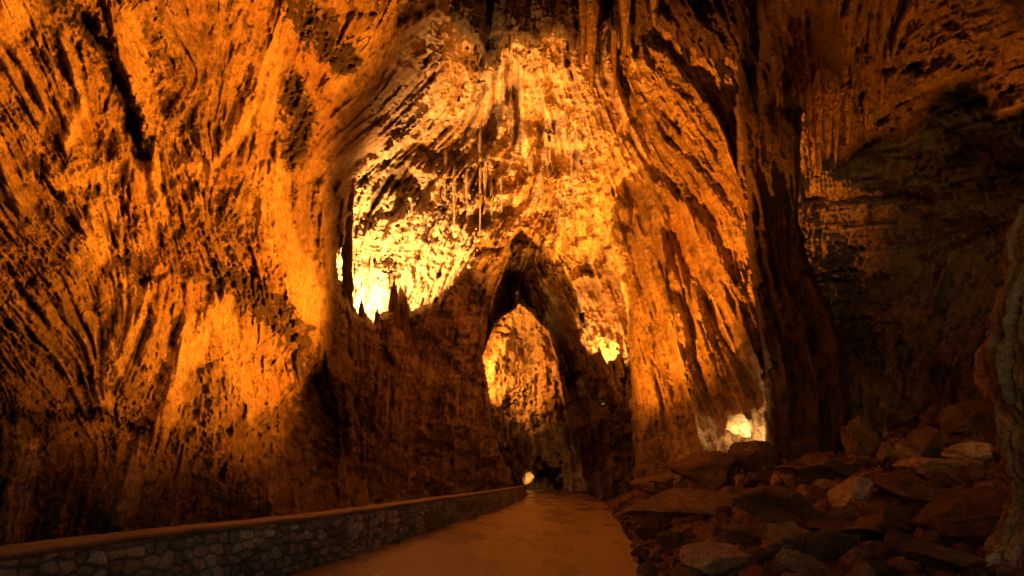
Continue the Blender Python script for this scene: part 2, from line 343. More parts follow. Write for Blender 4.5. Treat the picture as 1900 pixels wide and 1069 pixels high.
sheet('arch_pier', [(600, 600), (628, 560), (640, 515), (655, 560), (668, 590), (682, 560), (694, 600), (712, 575), (728, 560), (742, 530), (765, 575), (800, 560), (840, 510), (880, 475), (920, 450), (945, 440), (966, 428),
                    (950, 470), (930, 520), (915, 560), (905, 600), (898, 660), (905, 720), (915, 780), (930, 830), (950, 880), (965, 960), (560, 1020)],
      [(600, 700, 30), (640, 600, 32), (700, 700, 34), (800, 700, 38), (900, 700, 43), (950, 900, 45), (700, 900, 34), (930, 470, 44.3), (760, 580, 37), (860, 520, 42)],
      step=1.6, amp=1.3, rough=1.4, pits=.8, pale=.45, tone=1.0, off=(120, 40), kind='structure', drip=0, edge=6, curl=(14, 2.2),
      feats=[([(755, 560), (752, 600), (775, 660)], 12, -24), ([(790, 520), (780, 600)], 12, 14), ([(640, 720), (650, 860)], 20, -26), ([(700, 640), (690, 900)], 14, 14), ([(760, 700), (770, 860)], 20, -18), ([(850, 560), (840, 800)], 16, 14)],
      stain_shade=[([(700, 880), (880, 860)], 34, .55), ([(640, 760), (650, 860)], 24, .6)])
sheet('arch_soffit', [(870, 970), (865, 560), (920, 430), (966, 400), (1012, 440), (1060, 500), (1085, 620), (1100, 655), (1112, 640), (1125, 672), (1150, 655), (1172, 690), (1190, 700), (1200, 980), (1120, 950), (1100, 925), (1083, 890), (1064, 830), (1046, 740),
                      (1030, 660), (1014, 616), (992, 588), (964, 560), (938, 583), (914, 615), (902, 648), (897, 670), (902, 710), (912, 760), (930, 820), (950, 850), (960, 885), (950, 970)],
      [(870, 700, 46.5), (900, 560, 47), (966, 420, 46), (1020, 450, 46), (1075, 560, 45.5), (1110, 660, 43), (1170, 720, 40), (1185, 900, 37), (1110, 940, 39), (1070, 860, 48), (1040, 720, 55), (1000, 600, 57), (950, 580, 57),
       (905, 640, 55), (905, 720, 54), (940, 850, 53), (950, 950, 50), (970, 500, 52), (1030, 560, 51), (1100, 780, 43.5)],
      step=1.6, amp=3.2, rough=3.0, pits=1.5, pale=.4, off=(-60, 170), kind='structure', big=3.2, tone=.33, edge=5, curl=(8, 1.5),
      feats=[([(1000, 470), (1060, 580), (1090, 700)], 12, 14), ([(985, 490), (1040, 600), (1060, 720)], 10, -14), ([(1110, 720), (1120, 900)], 18, 10), ([(960, 520), (985, 560)], 10, -30), ([(1050, 760), (1080, 860)], 10, -20)])
sheet('tunnel_wall', [(840, 500), (1120, 500), (1130, 940), (830, 960)],
      [(850, 520, 66), (900, 650, 69), (970, 650, 74), (1040, 700, 70), (1100, 700, 64), (970, 850, 74), (860, 850, 66), (970, 520, 64), (1100, 900, 66), (1050, 860, 72)],
      step=1.6, amp=1.0, rough=1.6, pits=.9, pale=.8, off=(330, -60), kind='structure', edge=2,
      vugs=[([(930, 600), (960, 640), (990, 625)], 22, .5)], stain_shade=[([(1010, 870), (1030, 885)], 16, 1.0), ([(940, 740), (955, 790)], 5, .7), ([(985, 750), (990, 790)], 4, .6)],  # first dark patch paints the dark opening at the far end
      feats=[([(1000, 600), (1030, 660)], 8, -20), ([(1012, 875), (1030, 892)], 16, -40)])
sheet('flowstone_buttress', [(1112, 300), (1124, 380), (1140, 470), (1158, 560), (1166, 640), (1170, 700), (1170, 780), (1178, 860), (1165, 960), (1330, 990), (1480, 900), (1450, 800), (1440, 740), (1428, 700), (1422, 600), (1405, 480),
                             (1395, 400), (1380, 320), (1350, 230), (1300, 160), (1240, 90), (1195, 70), (1160, 110), (1120, 200)],
      [(1110, 380, 41.5), (1165, 650, 37), (1180, 880, 34), (1300, 850, 29), (1400, 800, 27), (1250, 500, 34), (1350, 500, 31), (1400, 500, 29.5), (1300, 250, 34), (1200, 90, 34), (1150, 200, 37), (1420, 700, 27.5), (1120, 260, 40)],
      step=1.6, amp=1.5, rough=.9, pits=.9, big=1.9, pale=.55, off=(40, 0), edge=5, curl=(16, 3),
      label='tall fluted orange flowstone buttress right of the arch, fanning down to the rubble', cat='rock formation',
      feats=[([(1160, 350), (1185, 385), (1172, 420)], 17, -62), ([(1205, 330), (1290, 400), (1335, 480), (1370, 570), (1400, 650), (1435, 725)], 14, 34), ([(1250, 440), (1310, 540), (1350, 640), (1400, 730)], 20, -46),
             ([(1230, 380), (1225, 520), (1270, 680), (1300, 840)], 13, 26), ([(1195, 390), (1205, 560), (1235, 740)], 12, 16), ([(1260, 540), (1300, 700), (1335, 800)], 10, -26), ([(1285, 560), (1330, 700), (1350, 740)], 9, 18),
             ([(1310, 385), (1325, 410)], 9, -24), ([(1160, 430), (1200, 560)], 6, -12), ([(1230, 250), (1320, 330), (1380, 400)], 8, -20), ([(1200, 230), (1300, 320)], 7, 14), ([(1210, 600), (1240, 820)], 7, -16),
             ([(1190, 110), (1280, 200), (1350, 290)], 9, 16), ([(1180, 160), (1260, 240)], 7, -18), ([(1200, 780), (1190, 900)], 10, 14)],
      vugs=[([(1230, 860), (1330, 880)], 26, .4)])
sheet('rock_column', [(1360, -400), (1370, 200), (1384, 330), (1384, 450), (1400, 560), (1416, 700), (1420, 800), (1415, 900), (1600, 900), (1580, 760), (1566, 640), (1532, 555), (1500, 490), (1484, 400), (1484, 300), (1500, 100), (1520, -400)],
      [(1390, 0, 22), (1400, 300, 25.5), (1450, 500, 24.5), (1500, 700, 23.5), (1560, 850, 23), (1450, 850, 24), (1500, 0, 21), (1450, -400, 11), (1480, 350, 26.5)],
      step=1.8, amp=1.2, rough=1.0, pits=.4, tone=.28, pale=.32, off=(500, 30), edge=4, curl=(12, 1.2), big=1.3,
      label='dark brown fluted rock column between the bright buttress and the dim right chamber', cat='rock column',
      feats=[([(1450, 520), (1490, 600), (1510, 700), (1520, 830)], 12, 22), ([(1425, 560), (1470, 650), (1480, 800)], 9, -20), ([(1480, 480), (1540, 580), (1560, 700)], 10, 16), ([(1500, 640), (1500, 720)], 18, -24)])
sheet('chamber_wall', [(1400, -300), (2900, -300), (2900, 1000), (1340, 950), (1360, 300)],
      [(1450, 0, 27), (1450, 500, 30), (1600, 500, 32), (1800, 500, 30), (1900, 300, 27), (1900, 0, 23), (1600, 0, 25), (1600, 330, 30), (1700, 700, 29), (1900, 700, 24), (2500, 400, 14), (2800, 400, 11), (1600, 800, 27), (2400, 800, 12)],
      step=2.2, amp=.8, rough=2.0, pits=.9, pale=.25, tone=.75, off=(90, 200), kind='structure', big=1.2,
      feats=[([(1740, 360), (1735, 430), (1720, 470)], 12, 34), ([(1750, 500), (1735, 560), (1715, 590)], 11, 30), ([(1450, 375), (1620, 365), (1740, 370)], 10, -24), ([(1640, 330), (1670, 330)], 10, 16), ([(1690, 620), (1720, 690)], 14, 30), ([(1780, 650), (1810, 760)], 14, 24)])
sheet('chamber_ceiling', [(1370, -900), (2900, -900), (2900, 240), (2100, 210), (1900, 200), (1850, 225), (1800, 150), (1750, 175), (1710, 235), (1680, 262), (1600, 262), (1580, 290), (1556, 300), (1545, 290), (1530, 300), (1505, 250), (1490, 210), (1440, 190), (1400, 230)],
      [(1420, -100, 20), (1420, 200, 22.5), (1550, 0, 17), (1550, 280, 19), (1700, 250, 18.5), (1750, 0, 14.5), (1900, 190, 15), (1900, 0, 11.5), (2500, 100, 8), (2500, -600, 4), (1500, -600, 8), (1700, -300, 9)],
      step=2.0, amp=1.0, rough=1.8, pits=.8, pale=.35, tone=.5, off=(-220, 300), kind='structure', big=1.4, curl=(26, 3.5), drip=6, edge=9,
      feats=[([(1540, -20), (1570, 80), (1590, 130)], 26, 40), ([(1490, 60), (1510, 120)], 40, -60), ([(1590, 262), (1665, 248)], 6, 14), ([(1640, 130), (1760, 110)], 12, -20), ([(1500, 190), (1600, 160)], 14, 20), ([(1700, 190), (1800, 150)], 20, -24), ([(1610, 190), (1630, 240)], 7, 14)])
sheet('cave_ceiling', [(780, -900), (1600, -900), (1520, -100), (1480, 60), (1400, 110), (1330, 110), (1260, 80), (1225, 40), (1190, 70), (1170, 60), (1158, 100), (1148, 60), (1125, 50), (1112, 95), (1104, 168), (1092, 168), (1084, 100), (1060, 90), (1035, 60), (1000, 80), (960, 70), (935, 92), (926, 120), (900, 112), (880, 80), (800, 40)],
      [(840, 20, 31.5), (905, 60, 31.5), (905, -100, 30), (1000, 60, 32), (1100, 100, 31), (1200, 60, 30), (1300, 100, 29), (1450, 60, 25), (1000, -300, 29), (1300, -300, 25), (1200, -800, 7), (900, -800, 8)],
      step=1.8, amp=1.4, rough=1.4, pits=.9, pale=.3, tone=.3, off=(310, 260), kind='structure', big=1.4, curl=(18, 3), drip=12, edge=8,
      feats=[([(905, -20), (915, 110)], 18, -60), ([(1130, -10), (1135, 80)], 16, -60), ([(1088, -20), (1098, 160)], 9, 26), ([(1000, -20), (1010, 60)], 20, 14), ([(1260, 0), (1340, 90)], 14, 18), ([(1220, 0), (1290, 70)], 12, -26)],
      stain_shade=[([(905, -20), (915, 110)], 14, .8), ([(1135, -10), (1137, 80)], 12, .8)])  # both dark lines paint the shade inside the clefts

# rough outer shell: rest of the cave round and behind the viewer, open towards the mouth behind
def shell():
    nu, nv = 140, 110
    u, v = np.meshgrid(np.linspace(0, 2 * math.pi, nu), np.linspace(-16, 95, nv))
    r = 1 + .12 * fbm3(np.cos(u) * 2, np.sin(u) * 2, v / 9, 3)
    X = 9 + 25 * np.cos(u) * r; Z = 4 + 42 * np.sin(u) * r; Z = np.where(Z < -3, -3, Z)
    s = sm(v, 50, 95) ; X = X * (1 - s * .8); Z = Z * (1 - .6 * s)
    V = np.stack([X, v, Z], -1).reshape(-1, 3)
    i = np.arange(nv * nu).reshape(nv, nu)
    fs = np.stack([i[:-1, :-1].ravel(), i[1:, :-1].ravel(), i[1:, 1:].ravel(), i[:-1, 1:].ravel()], -1)
    c = np.tile(BROWN * .8, (len(V), 1))
    tag(mesh_obj('outer_cave_wall', V, fs, M_ROCK, col=c), kind='structure')
shell()

# ------------------------------------------------------------------ ground, road
WALLC = [(-4.62, -1), (-4.45, 3.5), (-4.3, 5.0), (-4.04, 7.05), (-3.4, 9.4), (-3.02, 11.4), (-2.3, 16.8), (-1.1, 25), (.05, 34), (1.0, 44)]
def catmull(pts, n):
    P = np.array(pts, float); P = np.vstack([2 * P[0] - P[1], P, 2 * P[-1] - P[-2]])
    out = []
    m = len(P) - 3
    for t in np.linspace(0, m - 1e-6, n):
        i = int(t); f = t - i; a, b, c, d = P[i:i + 4]
        out.append(.5 * ((2 * b) + (-a + c) * f + (2 * a - 5 * b + 4 * c - d) * f * f + (-a + 3 * b - 3 * c + d) * f ** 3))
    return np.array(out)
def road():
    L = catmull(WALLC + [(1.6, 52), (1.3, 60), (-.5, 70)], 500)
    R = catmull([(1.0, -1), (1.3, 3.5), (1.55, 5), (1.78, 7.05), (2.05, 9.4), (2.4, 11.4), (3.15, 16.8), (4.2, 25), (5.3, 34), (6.1, 44), (6.3, 52), (6.2, 60), (5.5, 70)], 500)
    n = 60; t = np.linspace(-.02, 1, n)
    edge = .07 * fbm2(np.arange(500) / 6.0, np.zeros(500), 3)
    R[:, 0] += edge
    X = L[:, None, 0] * (1 - t) + R[:, None, 0] * t; Y = L[:, None, 1] * (1 - t) + R[:, None, 1] * t
    Z = .05 - .05 * np.abs(t[None] * 2 - 1) ** 3 + .02 * fbm2(X * 1.1, Y * .5, 3) + .006
    V = np.stack([X, Y, Z], -1).reshape(-1, 3)
    i = np.arange(500 * n).reshape(500, n)
    fs = np.stack([i[:-1, :-1].ravel(), i[:-1, 1:].ravel(), i[1:, 1:].ravel(), i[1:, :-1].ravel()], -1)
    m, T, b = mat_new('damp_asphalt'); N = T.nodes; K = T.links
    tc = N.new('ShaderNodeTexCoord'); mp = N.new('ShaderNodeMapping'); mp.inputs['Scale'].default_value = (1, .35, 1); K.new(tc.outputs['Object'], mp.inputs[0])
    n1 = N.new('ShaderNodeTexNoise'); n1.inputs['Scale'].default_value = .9; n1.inputs['Detail'].default_value = 9; n1.inputs['Roughness'].default_value = .5; K.new(mp.outputs[0], n1.inputs['Vector'])
    n2 = N.new('ShaderNodeTexNoise'); n2.inputs['Scale'].default_value = 34; n2.inputs['Detail'].default_value = 6; n2.inputs['Roughness'].default_value = .7; K.new(tc.outputs['Object'], n2.inputs['Vector'])
    rp = N.new('ShaderNodeValToRGB'); rp.color_ramp.elements[0].position = .3; rp.color_ramp.elements[1].position = .68
    rp.color_ramp.elements[0].color = (.20, .142, .092, 1); rp.color_ramp.elements[1].color = (.36, .26, .17, 1); K.new(n1.outputs['Fac'], rp.inputs[0])
    gr = N.new('ShaderNodeValToRGB'); gr.color_ramp.elements[0].position = .35; gr.color_ramp.elements[1].position = .6; gr.color_ramp.elements[0].color = (.3, .3, .3, 1); gr.color_ramp.elements[1].color = (1.1, 1.1, 1.1, 1)
    K.new(n2.outputs['Fac'], gr.inputs[0]); mg = N.new('ShaderNodeMix'); mg.data_type = 'RGBA'; mg.blend_type = 'MULTIPLY'; mg.inputs['Factor'].default_value = .8
    K.new(rp.outputs[0], mg.inputs['A']); K.new(gr.outputs[0], mg.inputs['B']); K.new(mg.outputs['Result'], b.inputs['Base Color'])
    r2 = N.new('ShaderNodeMapRange'); r2.inputs['From Min'].default_value = .35; r2.inputs['From Max'].default_value = .65; r2.inputs['To Min'].default_value = .18; r2.inputs['To Max'].default_value = .42
    K.new(n1.outputs['Fac'], r2.inputs['Value']); K.new(r2.outputs[0], b.inputs['Roughness'])
    bp = N.new('ShaderNodeBump'); bp.inputs['Strength'].default_value = .6; bp.inputs['Distance'].default_value = .02
    K.new(n2.outputs['Fac'], bp.inputs['Height']); K.new(bp.outputs[0], b.inputs['Normal'])
    tag(mesh_obj('road', V, fs, m), kind='structure')
road()
def ground():
    xs = np.linspace(-40, 60, 260); ys = np.concatenate([np.linspace(-30, 40, 260), np.linspace(40.5, 130, 100)])
    X, Y = np.meshgrid(xs, ys)
    Z = -.12 + .06 * fbm2(X * .7, Y * .7, 4)
    V = np.stack([X, Y, Z], -1).reshape(-1, 3); h, w_ = X.shape
    i = np.arange(h * w_).reshape(h, w_)
    fs = np.stack([i[:-1, :-1].ravel(), i[:-1, 1:].ravel(), i[1:, 1:].ravel(), i[1:, :-1].ravel()], -1)
    tag(mesh_obj('ground', V, fs, M_DARK, col=np.tile(np.array([.16, .11, .075]), (len(V), 1))), kind='structure')
ground()
# rubble slope on the right: height field in plan
ROADR = catmull([(1.0, -1), (1.3, 3.5), (1.55, 5), (1.78, 7.05), (2.05, 9.4), (2.4, 11.4), (3.15, 16.8), (4.2, 25), (5.3, 34), (6.1, 44), (6.4, 60)], 300)
def slope_z(X, Y):
    re = np.interp(Y, ROADR[:, 1], ROADR[:, 0])
    s = np.maximum(X - re, 0)
    up = np.clip((Y - 6) / 16, .25, 1.25)
    z = np.minimum(.27 * np.maximum(s - .5, 0) ** .95 * up, 4.3 + .02 * s)
    z = z - .10 + .13 * sm(s, 0, 1.2) + sm(s, .2, 2.5) * (.34 * fbm2(X * .45, Y * .35, 4) * up + .12 * fbm2(X * 1.7, Y * 1.5, 3) + .34 * (.5 - np.abs(fbm2(X * .8 + 7, Y * .7, 4))) + .10 * (.5 - np.abs(fbm2(X * 2.6, Y * 2.4, 4))))
    return z
def slope():
    xs = np.concatenate([np.arange(1.2, 14, .045), np.arange(14, 34, .2)]); ys = np.concatenate([np.arange(2, 20, .05), np.arange(20, 48, .12)])
    X, Y = np.meshgrid(xs, ys)
    re = np.interp(Y, ROADR[:, 1], ROADR[:, 0]); Xs = X + (re - 1.2) * np.clip(1 - (X - 1.2) / 12, 0, 1)
    Z = slope_z(Xs, Y) + .05 * fbm2(Xs * 5, Y * 5, 3)
    V = np.stack([Xs, Y, Z], -1).reshape(-1, 3); h, w_ = X.shape
    i = np.arange(h * w_).reshape(h, w_)
    fs = np.stack([i[:-1, :-1].ravel(), i[:-1, 1:].ravel(), i[1:, 1:].ravel(), i[1:, :-1].ravel()], -1)
    n = fbm2(Xs * .8, Y * .8, 4).reshape(-1, 1)
    c = np.array([.21, .125, .07]) * (1 + .5 * n)
    tag(mesh_obj('earth_slope', V, fs, M_DARK, col=np.clip(c, .02, 1)), kind='structure')
slope()

# ================================================================== OBJECTS
# ------------------------------------------------------------------ roadside parapet
def parapet():
    C = catmull(WALLC, 4000); seg = np.hypot(*np.diff(C, axis=0).T); S = np.concatenate([[0], np.cumsum(seg)])
    ds = [0]
    while ds[-1] < S[-1]:
        Yc = max(np.interp(ds[-1], S, C[:, 1]), 4.5); ds.append(ds[-1] + .0030 * Yc)
    ds = np.array(ds[:-1] + [S[-1]]); X = np.interp(ds, S, C[:, 0]); Y = np.interp(ds, S, C[:, 1])
    tx = np.gradient(X, ds); ty = np.gradient(Y, ds); nx, ny = ty, -tx     # towards the road
    H = .80; hs = np.linspace(-.05, H, 56)
    s, h = np.meshgrid(ds, hs, indexing='ij')
    # random rubble stones (cell pattern)
    a, b = s / .21 + .25 * fbm2(s * 3, h * 3, 2), h / .15 + .25 * fbm2(s * 3 + 9, h * 3, 2)
    ia, ib = np.floor(a).astype(int), np.floor(b).astype(int)
    f1 = np.full(a.shape, 9.); f2 = np.full(a.shape, 9.); cid = np.zeros(a.shape)
    for da in (-1, 0, 1):
        for db in (-1, 0, 1):
            ca, cb = ia + da, ib + db
            jx = LAT[cb & 255, ca & 255]; jy = LAT[(cb + 91) & 255, (ca + 37) & 255]
            d = np.hypot(a - ca - .1 - .8 * jx, b - cb - .1 - .8 * jy)
            n1 = d < f1; f2 = np.where(n1, f1, np.minimum(f2, d)); cid = np.where(n1, LAT[(cb + 13) & 255, (ca + 71) & 255], cid); f1 = np.minimum(f1, d)
    j = sm(f2 - f1, .04, .26)
    out = .034 * j + .036 * j * cid + .02 * fbm2(s * 14, h * 14, 3)
    VX_ = X[:, None] + nx[:, None] * out; VY_ = Y[:, None] + ny[:, None] * out
    V = np.stack([VX_, VY_, h], -1).reshape(-1, 3)
    i = np.arange(s.size).reshape(s.shape)
    fs = np.stack([i[:-1, :-1].ravel(), i[1:, :-1].ravel(), i[1:, 1:].ravel(), i[:-1, 1:].ravel()], -1)
    base = np.array([.62, .61, .50]); al = (.55 + .75 * cid + .3 * fbm2(s * 9, h * 9, 3))[..., None]
    moss = sm(fbm2(s * .7, h * 2.5 + 4, 4) + .5 * (1 - h / H), -.1, .7)[..., None]
    c = base * al * (1 - .55 * moss) + np.array([.07, .08, .045]) * .55 * moss
    c = c * (.62 + .38 * j[..., None])
    root = empty('parapet_wall', (X[0], Y[0], 0)); tag(root, 'long low rubble stone wall with smooth concrete coping along the left road edge', 'wall')
    o = mesh_obj('masonry', V, fs, rock_mat('rubble_masonry', bump=.4, scale=30, rough=.85), parent=root, col=c.reshape(-1, 3)); o.location = (-X[0], -Y[0], 0)
    # coping
    T = .46; prof = [(-T, -.05), (-T - .02, .80), (-T, .85), (-T + .05, .868), (-.22, .875), (.03, .868), (.07, .85), (.075, .80), (.0, .795)]
    pr = np.array(prof); n = len(pr)
    sub = np.arange(0, len(ds), 3); sub[-1] = len(ds) - 1
    wob = .02 * fbm2(ds[sub] * .9, ds[sub] * 0, 3)
    CXX = X[sub, None] + nx[sub, None] * (pr[None, :, 0] + wob[:, None]); CYY = Y[sub, None] + ny[sub, None] * (pr[None, :, 0] + wob[:, None])
    CZ = pr[None, :, 1] + .012 * fbm2(ds[sub, None] * 2.2 + pr[None, :, 0] * 4, pr[None, :, 0] * 6, 3)
    V = np.stack([CXX, CYY, CZ], -1).reshape(-1, 3)
    i = np.arange(len(sub) * n).reshape(len(sub), n)
    fs = np.stack([i[:-1, :-1].ravel(), i[:-1, 1:].ravel(), i[1:, 1:].ravel(), i[1:, :-1].ravel()], -1)
    # end cap quad strip
    last = i[-1]; caps = [[last[0], last[8], last[7], last[1]], [last[1], last[7], last[6], last[2]], [last[2], last[6], last[5], last[3]], [last[3], last[5], last[4], last[4]]]
    fs = np.vstack([fs, np.array(caps[:3])])
    cc_ = np.array([.27, .23, .18]) * (1 + .35 * fbm2(CXX * 3, CYY * 3, 4))[..., None]
    o = mesh_obj('coping', V, fs, rock_mat('concrete', bump=.25, scale=22, rough=.7), parent=root, col=np.clip(cc_, .02, 1).reshape(-1, 3)); o.location = (-X[0], -Y[0], 0)
parapet()

# ------------------------------------------------------------------ boulders
import bmesh
def ico(sub):
    bm = bmesh.new(); bmesh.ops.create_icosphere(bm, subdivisions=sub, radius=1)
    V = np.array([v.co[:] for v in bm.verts]); Fc = np.array([[v.index for v in f.verts] for f in bm.faces]); bm.free(); return V, Fc
ICO5, ICO4 = ico(6), ico(4)
def rock_shape(V, seed, angular=.25, layer=0):
    q = V * 1.0; s = seed * 3.17
    r = 1 + .30 * fbm3(q[:, 0] * .9 + s, q[:, 1] * .9, q[:, 2] * .9 + s, 3)
    rs = np.random.default_rng(seed)
    for k in range(16):                                  # broken faces
        n = rs.normal(size=3); n /= np.linalg.norm(n); h = rs.uniform(.45, .9)
        d = (V * r[:, None]) @ n; over = np.maximum(d - h, 0)
        r = r - angular * 3.2 * over * r / np.maximum(d, .3) * .9
    V2 = V * r[:, None]
    det = .10 * (.4 - 2 * np.abs(fbm3(V2[:, 0] * 1.6 + s, V2[:, 1] * 1.6, V2[:, 2] * 2.2, 4))) + .09 * fbm3(V2[:, 0] * 3 + s, V2[:, 1] * 3, V2[:, 2] * 3, 4, .6) + .035 * fbm3(V2[:, 0] * 11 + s, V2[:, 1] * 11, V2[:, 2] * 11, 3, .7)
    if layer: det = det + layer * .05 * np.abs(((V2[:, 2] * 4.5 + .5 * fbm3(V2[:, 0] + s, V2[:, 1], V2[:, 2], 2)) % 1) - .5)
    return V2 * (1 + det)[:, None]
def slope_hit(px, py):
    """where the sight line through a spot of the floor meets the slope"""
    Ys = np.arange(3.0, 40, .02); X = (px - CX) / F * Ys; Z = EYE + (HY - py) / F * Ys
    d = Z - slope_z(X, Ys); k = np.argmax(d < 0) if (d < 0).any() else len(Ys) - 1
    return X[k], Ys[k], slope_z(np.array([X[k]]), np.array([Ys[k]]))[0]
def boulder(px, pyb, wpx, hpx, label, seed, tone=1.0, pal=0., layer=0, Yf=None, name='boulder', cat='boulder', group='boulders on the rubble slope', ang=.25, tilt=0.):
    if Yf is None: X, Y, Z = slope_hit(px, pyb)
    else: X, Y, Z = at(px, pyb, Yf)
    wd = wpx / F * Y / 2; ht = hpx / F * Y / 2
    V0, Fc = ICO5 if Y < 22 and wpx > 38 else ICO4
    V = rock_shape(V0, seed, ang, layer)
    V = V / np.abs(V).max(0)
    ct, st = math.cos(tilt), math.sin(tilt)
    V = V * np.array([wd, max(wd * .8, .15), ht])
    V = np.stack([V[:, 0] * ct - V[:, 2] * st, V[:, 1], V[:, 0] * st + V[:, 2] * ct], -1)
    V[:, 2] += ht * .6; V = V * 1.12
    n = fbm3(V[:, 0] * 1.7 + seed, V[:, 1] * 1.7, V[:, 2] * 1.7, 4)[:, None]
    c = (np.array([.26, .165, .095]) * (1 - pal) + PALE * .8 * pal) * tone * (1 + .55 * n)
    g = sm(fbm3(V[:, 0] * .9 + 5, V[:, 1] * .9 + seed, V[:, 2] * .9, 3), .05, .45)[:, None] * .3 * (1 - pal)
    c = c * (1 - g) + np.array([.075, .07, .062]) * g
    o = mesh_obj(name, V, Fc, M_DARK, col=np.clip(c, .015, 1)); o.location = (X, Y + wd * .3, Z)
    return tag(o, label, cat, group)
B = [
 (1270, 965, 210, 66, 'wide low boulder with an orange lit top edge, nearest the bend of the road edge', 1.1, .15, 0),
 (1335, 905, 150, 92, 'rounded brown boulder leaning at the foot of the fluted buttress', 1.0, .05, 0),
 (1470, 975, 230, 88, 'broad smooth brown boulder in the middle of the slope', .9, 0, 0),
 (1335, 1062, 120, 62, 'pale angular stone with a bright slanting face in the front row of the slope', 1.1, .55, 0),
 (1288, 1075, 62, 56, 'small rounded dark stone left of the pale angular stone', .8, .1, 0),
 (1478, 1025, 108, 62, 'tan block with a flat top below the broad smooth boulder', 1.1, .2, 0),
 (1556, 1040, 92, 70, 'dark grey boulder right of the tan flat topped block', .5, .1, 0),
 (1500, 1070, 90, 50, 'low cream edged stone at the bottom edge below the tan block', 1.0, .3, 0),
 (1660, 1010, 260, 96, 'largest flat brown boulder at the right of the front slope', .85, 0, 1),
 (1582, 955, 84, 76, 'upright pale orange stone standing in the centre of the slope', 1.3, .75, 0),
 (1530, 895, 160, 64, 'humped brown boulder just below the dark rock column', .85, 0, 0),
 (1440, 856, 130, 34, 'thin broken slab lying between the buttress and the column foot', 1.1, .2, 1),
 (1418, 905, 70, 40, 'squat dark rock under the thin broken slab', .6, 0, 0),
 (1705, 940, 170, 88, 'tall rounded earth brown boulder behind the largest flat one', .8, 0, 0),
 (1850, 1000, 220, 110, 'large sloping boulder at the foot of the grey foreground column', .9, 0, 1),
 (1815, 855, 90, 40, 'pale oval slab lying on top of the layered ledge', 1.4, .8, 1),
 (1770, 888, 130, 44, 'layered pale ledge rock under the oval slab', 1.2, .55, 1),
 (1592, 850, 56, 120, 'rough upright stone stack close to the right side of the column', 1.0, .2, 2),
 (1625, 768, 74, 50, 'knobbly stone at the top left of the rubble heap', 1.0, .25, 0),
 (1682, 862, 46, 50, 'small squarish pale block left of the layered ledge', 1.1, .5, 0),
 (1645, 868, 44, 54, 'tan upright block beside the small squarish pale block', 1.1, .4, 0),
 (1722, 850, 60, 74, 'narrow reddish rock standing behind the layered ledge', .9, .1, 0),
 (1745, 795, 74, 58, 'rounded rock on the crest of the rubble heap', .9, .1, 0),
 (1815, 800, 120, 64, 'broad dark rock on the far crest behind the oval slab', .8, .1, 1),
 (1685, 790, 60, 46, 'small dark rock between the knobbly stone and the rounded crest rock', .7, .1, 0),
 (1215, 1000, 66, 54, 'black wet looking boulder beside the road edge', .3, .05, 0),
 (1182, 962, 44, 34, 'small brown stone touching the road edge at the foot of the rock face', .8, .2, 0),
 (1248, 1018, 58, 44, 'dark grey stone in front of the black wet looking boulder', .45, .1, 0),
 (1160, 940, 34, 26, 'little stone farthest back along the right road edge', .8, .2, 0),
 (1390, 1010, 80, 40, 'half buried brown stone between the pale angular stone and the tan block', .8, .1, 0),
 (1222, 920, 92, 46, 'low brown rock pressed against the left foot of the buttress', 1.0, .15, 0),
 (1640, 915, 80, 50, 'sunken brown rock right of the upright pale orange stone', .9, .1, 0),
 (1760, 1062, 200, 56, 'long low boulder along the bottom edge at the right', .7, .0, 1),
 (1410, 800, 60, 56, 'craggy rock right beside the brightly lit white stone', 1.0, .2, 0),
 (1365, 850, 60, 46, 'brown rock directly under the brightly lit white stone', .9, .1, 0),
]
for k, (px, pb, wp, hp, lb, tn, pl, ly) in enumerate(B):
    boulder(px, pb, wp, hp, lb, 11 + k, tn, pl, ly, ang=.34 + .12 * (k % 3), tilt=.25 * math.sin(k * 2.3))
boulder(1374, 802, 52, 62, 'brightly lit white stone with a pointed lower end at the foot of the buttress', 78, 1.2, .9, 0, ang=.6, tilt=.5, Yf=26.2, group=None)
